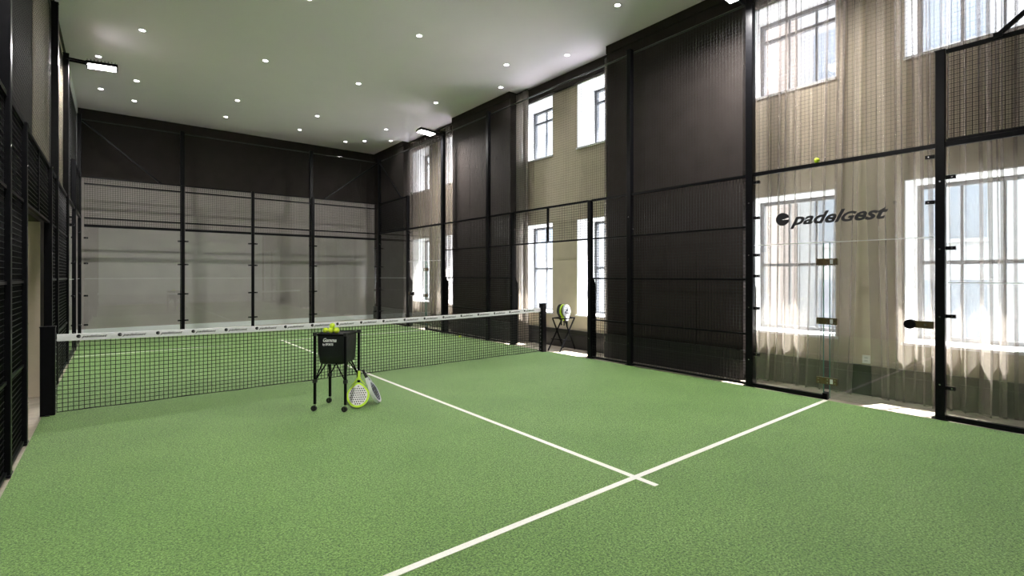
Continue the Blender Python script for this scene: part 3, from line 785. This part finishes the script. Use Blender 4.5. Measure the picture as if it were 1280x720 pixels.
# basket: tapered open bag with a rounded plan
def rrect(hw, rad, z, n=5):
    out = []
    for cx, cy, a0 in ((hw - rad, hw - rad, 0), (-hw + rad, hw - rad, 90), (-hw + rad, -hw + rad, 180), (hw - rad, -hw + rad, 270)):
        for i in range(n + 1):
            a = R(a0 + 90 * i / n); out.append((cx + rad * math.cos(a), cy + rad * math.sin(a), z))
    return out
lev = [(0.172, 0.02, 0.895), (0.172, 0.025, 0.80), (0.168, 0.035, 0.66), (0.160, 0.045, 0.565), (0.135, 0.05, 0.545)]
vs_, fs_ = [], []
for hw, rd, z in lev: vs_ += rrect(hw, rd, z)
m_ = 24
for k in range(len(lev) - 1):
    for i in range(m_):
        j = (i + 1) % m_; fs_.append((k*m_ + i, k*m_ + j, (k+1)*m_ + j, (k+1)*m_ + i))
fs_.append(tuple(range((len(lev)-1)*m_, len(lev)*m_)))
bag = CB(MB().add(vs_, fs_), 'basket', 'bag', smooth=True)
rim = MB(); q = rrect(0.174, 0.02, 0.897); q2 = rrect(0.164, 0.02, 0.897); rim.ring(q, q2, (0, 0, 0.016)); CB(rim, 'rim', 'rubber')
for sx in (-1, 1):
    CB(MB().box(sx * 0.165, sx * 0.178, -0.17, 0.17, 0.888, 0.902), 'side_bar', 'black'); CB(MB().box(-0.17, 0.17, sx * 0.165, sx * 0.178, 0.888, 0.902), 'side_bar', 'black')
CB(MB().poly(rrect(0.160, 0.02, 0.894), (0, 0, 0.008)), 'liner', 'bag')
# folding braces: from a bracket on each leg up to the basket base
for sx in (-1, 1):
    for sy in (-1, 1):
        CB(MB().tube((sx * hs, sy * hs, 0.355), (sx * 0.05, sy * 0.150, 0.575), 0.008, 6), 'brace', 'black')
        CB(MB().tube((sx * hs, sy * hs, 0.355), (sx * 0.150, sy * 0.05, 0.575), 0.008, 6), 'brace', 'black')
# lettering on the face of the basket that looks towards -y of the court, between two legs
tm2 = text_mesh('Gamma', 0.062, 0.3, 0.0012, 0.0015); tm2.materials.append(M['whiteprint'])
tm3 = text_mesh('by SPORTS', 0.036, 0.1, 0.0012, 0.001); tm3.materials.append(M['whiteprint'])
for me, wd, z, off in ((tm2, 0.165, 0.815, -0.095), (tm3, 0.13, 0.772, -0.095)):
    k = wd / width_of(me)
    for v in me.vertices: v.co.x *= k
    o = shared('lettering', me, cart); o.rotation_euler = (R(90.5), 0, -R(90)); o.location = (-0.1735, 0.10, z)
# heap of balls lying in the basket, towards its left corner
R_ = 0.0340
heap = []
u_ = Vector((0.7071, -0.7071, 0)); v_ = Vector((0.7071, 0.7071, 0))
c0 = Vector((-1.11, -1.74, 0.012 + 0.902 + 0.0335)) + u_ * (-0.055) - v_ * 0.02
for a, b in ((-2, -0.9), (0, -1.1), (2, -0.9), (-1, 0.95), (1, 0.95)):
    heap.append(c0 + u_ * (a * R_) + v_ * (b * R_))
heap.append(c0 + Vector((0, 0, 0.0545)) + v_ * 0.004)
for k, p in enumerate(heap):
    ball(tuple(p), 'yellow tennis ball heaped on top of the ball cart', 'tennis balls heaped in the ball cart')

# ------------------------------------------------------------------ rackets
def outline(w, hgt, z0, n=36):
    pts = []
    for i in range(n):
        t = 2 * math.pi * i / n
        x = (w / 2) * math.sin(t) ; z = -math.cos(t)
        k = 1.0 if z < 0.1 else 1.0 - 0.42 * ((z - 0.1) / 0.9) ** 1.5
        pts.append((x * k, z0 + hgt / 2 + z * hgt / 2))
    return pts
def racket(label, frame_m, face_m, grip_m, loc, lean_dir, lean, hole_m='hole', flip=False, arrow=False, group=None):
    """stands on its head at loc; local z runs from head to butt, faces look along local y; leans by angle lean towards lean_dir"""
    t = thing('padel_racket', label, 'racket', loc, group)
    d = Vector((lean_dir[0], lean_dir[1], 0)).normalized()
    zax = (d * math.sin(lean) + Vector((0, 0, 1)) * math.cos(lean)).normalized()
    yax = (d * math.cos(lean) - Vector((0, 0, 1)) * math.sin(lean)).normalized()
    xax = yax.cross(zax)
    mt = Matrix((xax, yax, zax)).transposed()
    if flip: mt = mt @ Matrix.Rotation(math.pi, 3, 'Y')
    t.rotation_euler = mt.to_euler()
    zo = -0.455 if flip else 0.0
    TH = 0.036
    P = lambda pts, y: [(x, y, z + zo) for x, z in pts]
    o1 = outline(0.262, 0.300, 0.0); o2 = outline(0.222, 0.256, 0.022)
    MB().ring(P(o1, -TH/2), P(o2, -TH/2), (0, TH, 0)).build('frame', frame_m, t)
    fc = MB().poly(P(o2, -TH/2 + 0.003), (0, TH - 0.006, 0)).build('face', face_m, t)
    hm = MB()
    for r_ in range(9):
        for c_ in range(9):
            x = (c_ - 4) * 0.025 + (0.0125 if r_ % 2 else 0); z = 0.042 + r_ * 0.026
            if (x / 0.100) ** 2 + ((z - 0.142) / 0.110) ** 2 < 1:
                for sy in (-1, 1):
                    hm.tube((x, sy * (TH/2 - 0.004), z + zo), (x, sy * (TH/2 - 0.0005), z + zo), 0.0078, 8)
    hm.build('perforation', hole_m, fc)['kind'] = 'stuff'
    for s in (-1, 1):
        MB().poly([(s * 0.078, -TH/2, 0.272 + zo), (s * 0.050, -TH/2, 0.290 + zo), (s * 0.010, -TH/2, 0.348 + zo), (s * 0.022, -TH/2, 0.350 + zo), (s * 0.055, -TH/2, 0.305 + zo)], (0, TH, 0)).build('throat_arm', frame_m, t)
    hd = MB(); hd.tube((0, 0, 0.335 + zo), (0, 0, 0.445 + zo), 0.019, 8, 0.0165); hd.build('grip', grip_m, t)
    MB().tube((0, 0, 0.443 + zo), (0, 0, 0.457 + zo), 0.020, 10).build('butt_cap', 'grip', t)
    if arrow:
        a = MB()
        for sy in (-1, 1):
            y_ = sy * (TH/2 - 0.0028)
            for (p0, p1) in (((-0.075, 0.19), (0.075, 0.175)), ((0.075, 0.175), (-0.03, 0.10)), ((-0.06, 0.145), (0.03, 0.140))):
                a.bar((p0[0], y_, p0[1] + zo), (p1[0], y_, p1[1] + zo), 0.004, 0.026)
        a.build('arrow_print', 'ink', fc)
    return t
racket('lime framed padel racket with pale perforated face leaning on the cart', 'lime', 'face', 'lime', (-0.945, -1.955, 0.026), (0.10, 0.19), R(25))
racket('silver framed padel racket with slate face leaning on the cart', 'silver', 'greyface', 'grip', (-0.632, -1.88, 0.026), (-0.21, 0.145), R(27), hole_m='ink', arrow=True)

# ------------------------------------------------------------------ racket stand in the opening by the net
st = thing('racket_stand', 'black folding stand with crossed legs by the net post', 'stand', (4.29, 0.0, 0.0))
fd = Vector((0.58, 0.12, 0)); wd = Vector((-0.06, 0.30, 0))
A0 = Vector((4.05, -0.26, 0))
def SB(mb, name, m, parent=None): return child(mb, name, m, st)
ends = []
for k in (0, 1):
    a = A0 + wd * k; b = a + fd; H_ = 0.69
    t1 = a + fd * 0.97 + Vector((0, 0, H_)); t0 = a + fd * 0.30 + Vector((0, 0, H_))
    SB(MB().bar(a + fd * 0.02 + Vector((0, 0, 0.005)), t1, 0.022, 0.022), 'leg', 'black')
    SB(MB().bar(b + Vector((0, 0, 0.005)), t0, 0.022, 0.022), 'leg', 'black')
    SB(MB().bar(t0, t1, 0.022, 0.022), 'top_bar', 'black')
    ends.append((a, b, t0, t1))
for i in (2, 3):
    SB(MB().bar(ends[0][i], ends[1][i], 0.022, 0.022), 'cross_bar', 'black')
pa = A0 + fd * 0.22 + Vector((0, 0, 0.20)); pb = A0 + fd * 0.72 + Vector((0, 0, 0.20))
SB(MB().poly([pa + Vector((0, 0, 0.05)), pa + wd + Vector((0, 0, 0.05)), pb + wd, pb], (0, 0, 0.012)), 'shelf', 'bag')
SB(MB().bar(pa + Vector((0, 0, 0.05)), pa + wd + Vector((0, 0, 0.05)), 0.018, 0.018), 'shelf_bar', 'black')
SB(MB().bar(pb, pb + wd, 0.018, 0.018), 'shelf_bar', 'black')
for k, (fm, fc, gm, lab, ar) in enumerate((('silver', 'face', 'grip', 'white padel racket with a black arrow print, in the folding stand', True),
                                           ('lime', 'hole', 'grip', 'black and lime padel racket behind the white one in the stand', False),
                                           ('grip', 'greyface', 'grip', 'dark grey padel racket rearmost in the folding stand', False))):
    c = A0 + fd * 0.60 + wd * (0.16 + 0.24 * k) + Vector((0, 0, 0.985))
    t = racket(lab, fm, fc, gm, (c.x, c.y, c.z - 0.455), (wd.x, wd.y), R(3.0), flip=True, arrow=ar)

# ------------------------------------------------------------------ street outside
street = struct(MB().box(5.7, 60, -40, 60, -3.2, -3.0).build('street', 'street'), 'pale street below the windows')
def building(x, y0, y1, z1, m, label, cols, rows, zf=0.5):
    b = thing('building', label, 'building', (x + 3, (y0 + y1)/2, -3.0))
    child(MB().box(x, x + 6, y0, y1, -3.0, z1), 'facade', m, b)
    dy = (y1 - y0) / cols; dz = 3.3
    for i in range(cols):
        for j in range(rows):
            yc = y0 + dy * (i + 0.5); zc = zf + dz * j
            if zc + 1.2 > z1: continue
            wdw = child(MB().box(x - 0.05, x + 0.02, yc - dy * 0.30, yc + dy * 0.30, zc - 0.95, zc + 0.95), 'window', 'facade_window', b)
            child(MB().box(x - 0.08, x - 0.05, yc - 0.05, yc + 0.05, zc - 0.95, zc + 0.95), 'window_bar', 'facade', wdw)
            child(MB().box(x - 0.15, x, yc - dy * 0.33, yc + dy * 0.33, zc - 1.08, zc - 0.95), 'window_ledge', 'facade', wdw)
building(19.0, -15.0, 1.0, 16.0, 'facade', 'pale office building across the street with wide blue-grey windows', 5, 5)
building(17.5, 1.05, 4.2, 20.0, 'peach', 'narrow peach coloured building across the street', 1, 0)
building(20.0, 4.3, 30.0, 15.0, 'facade', 'long pale stone building across the street beyond the peach one', 9, 5)
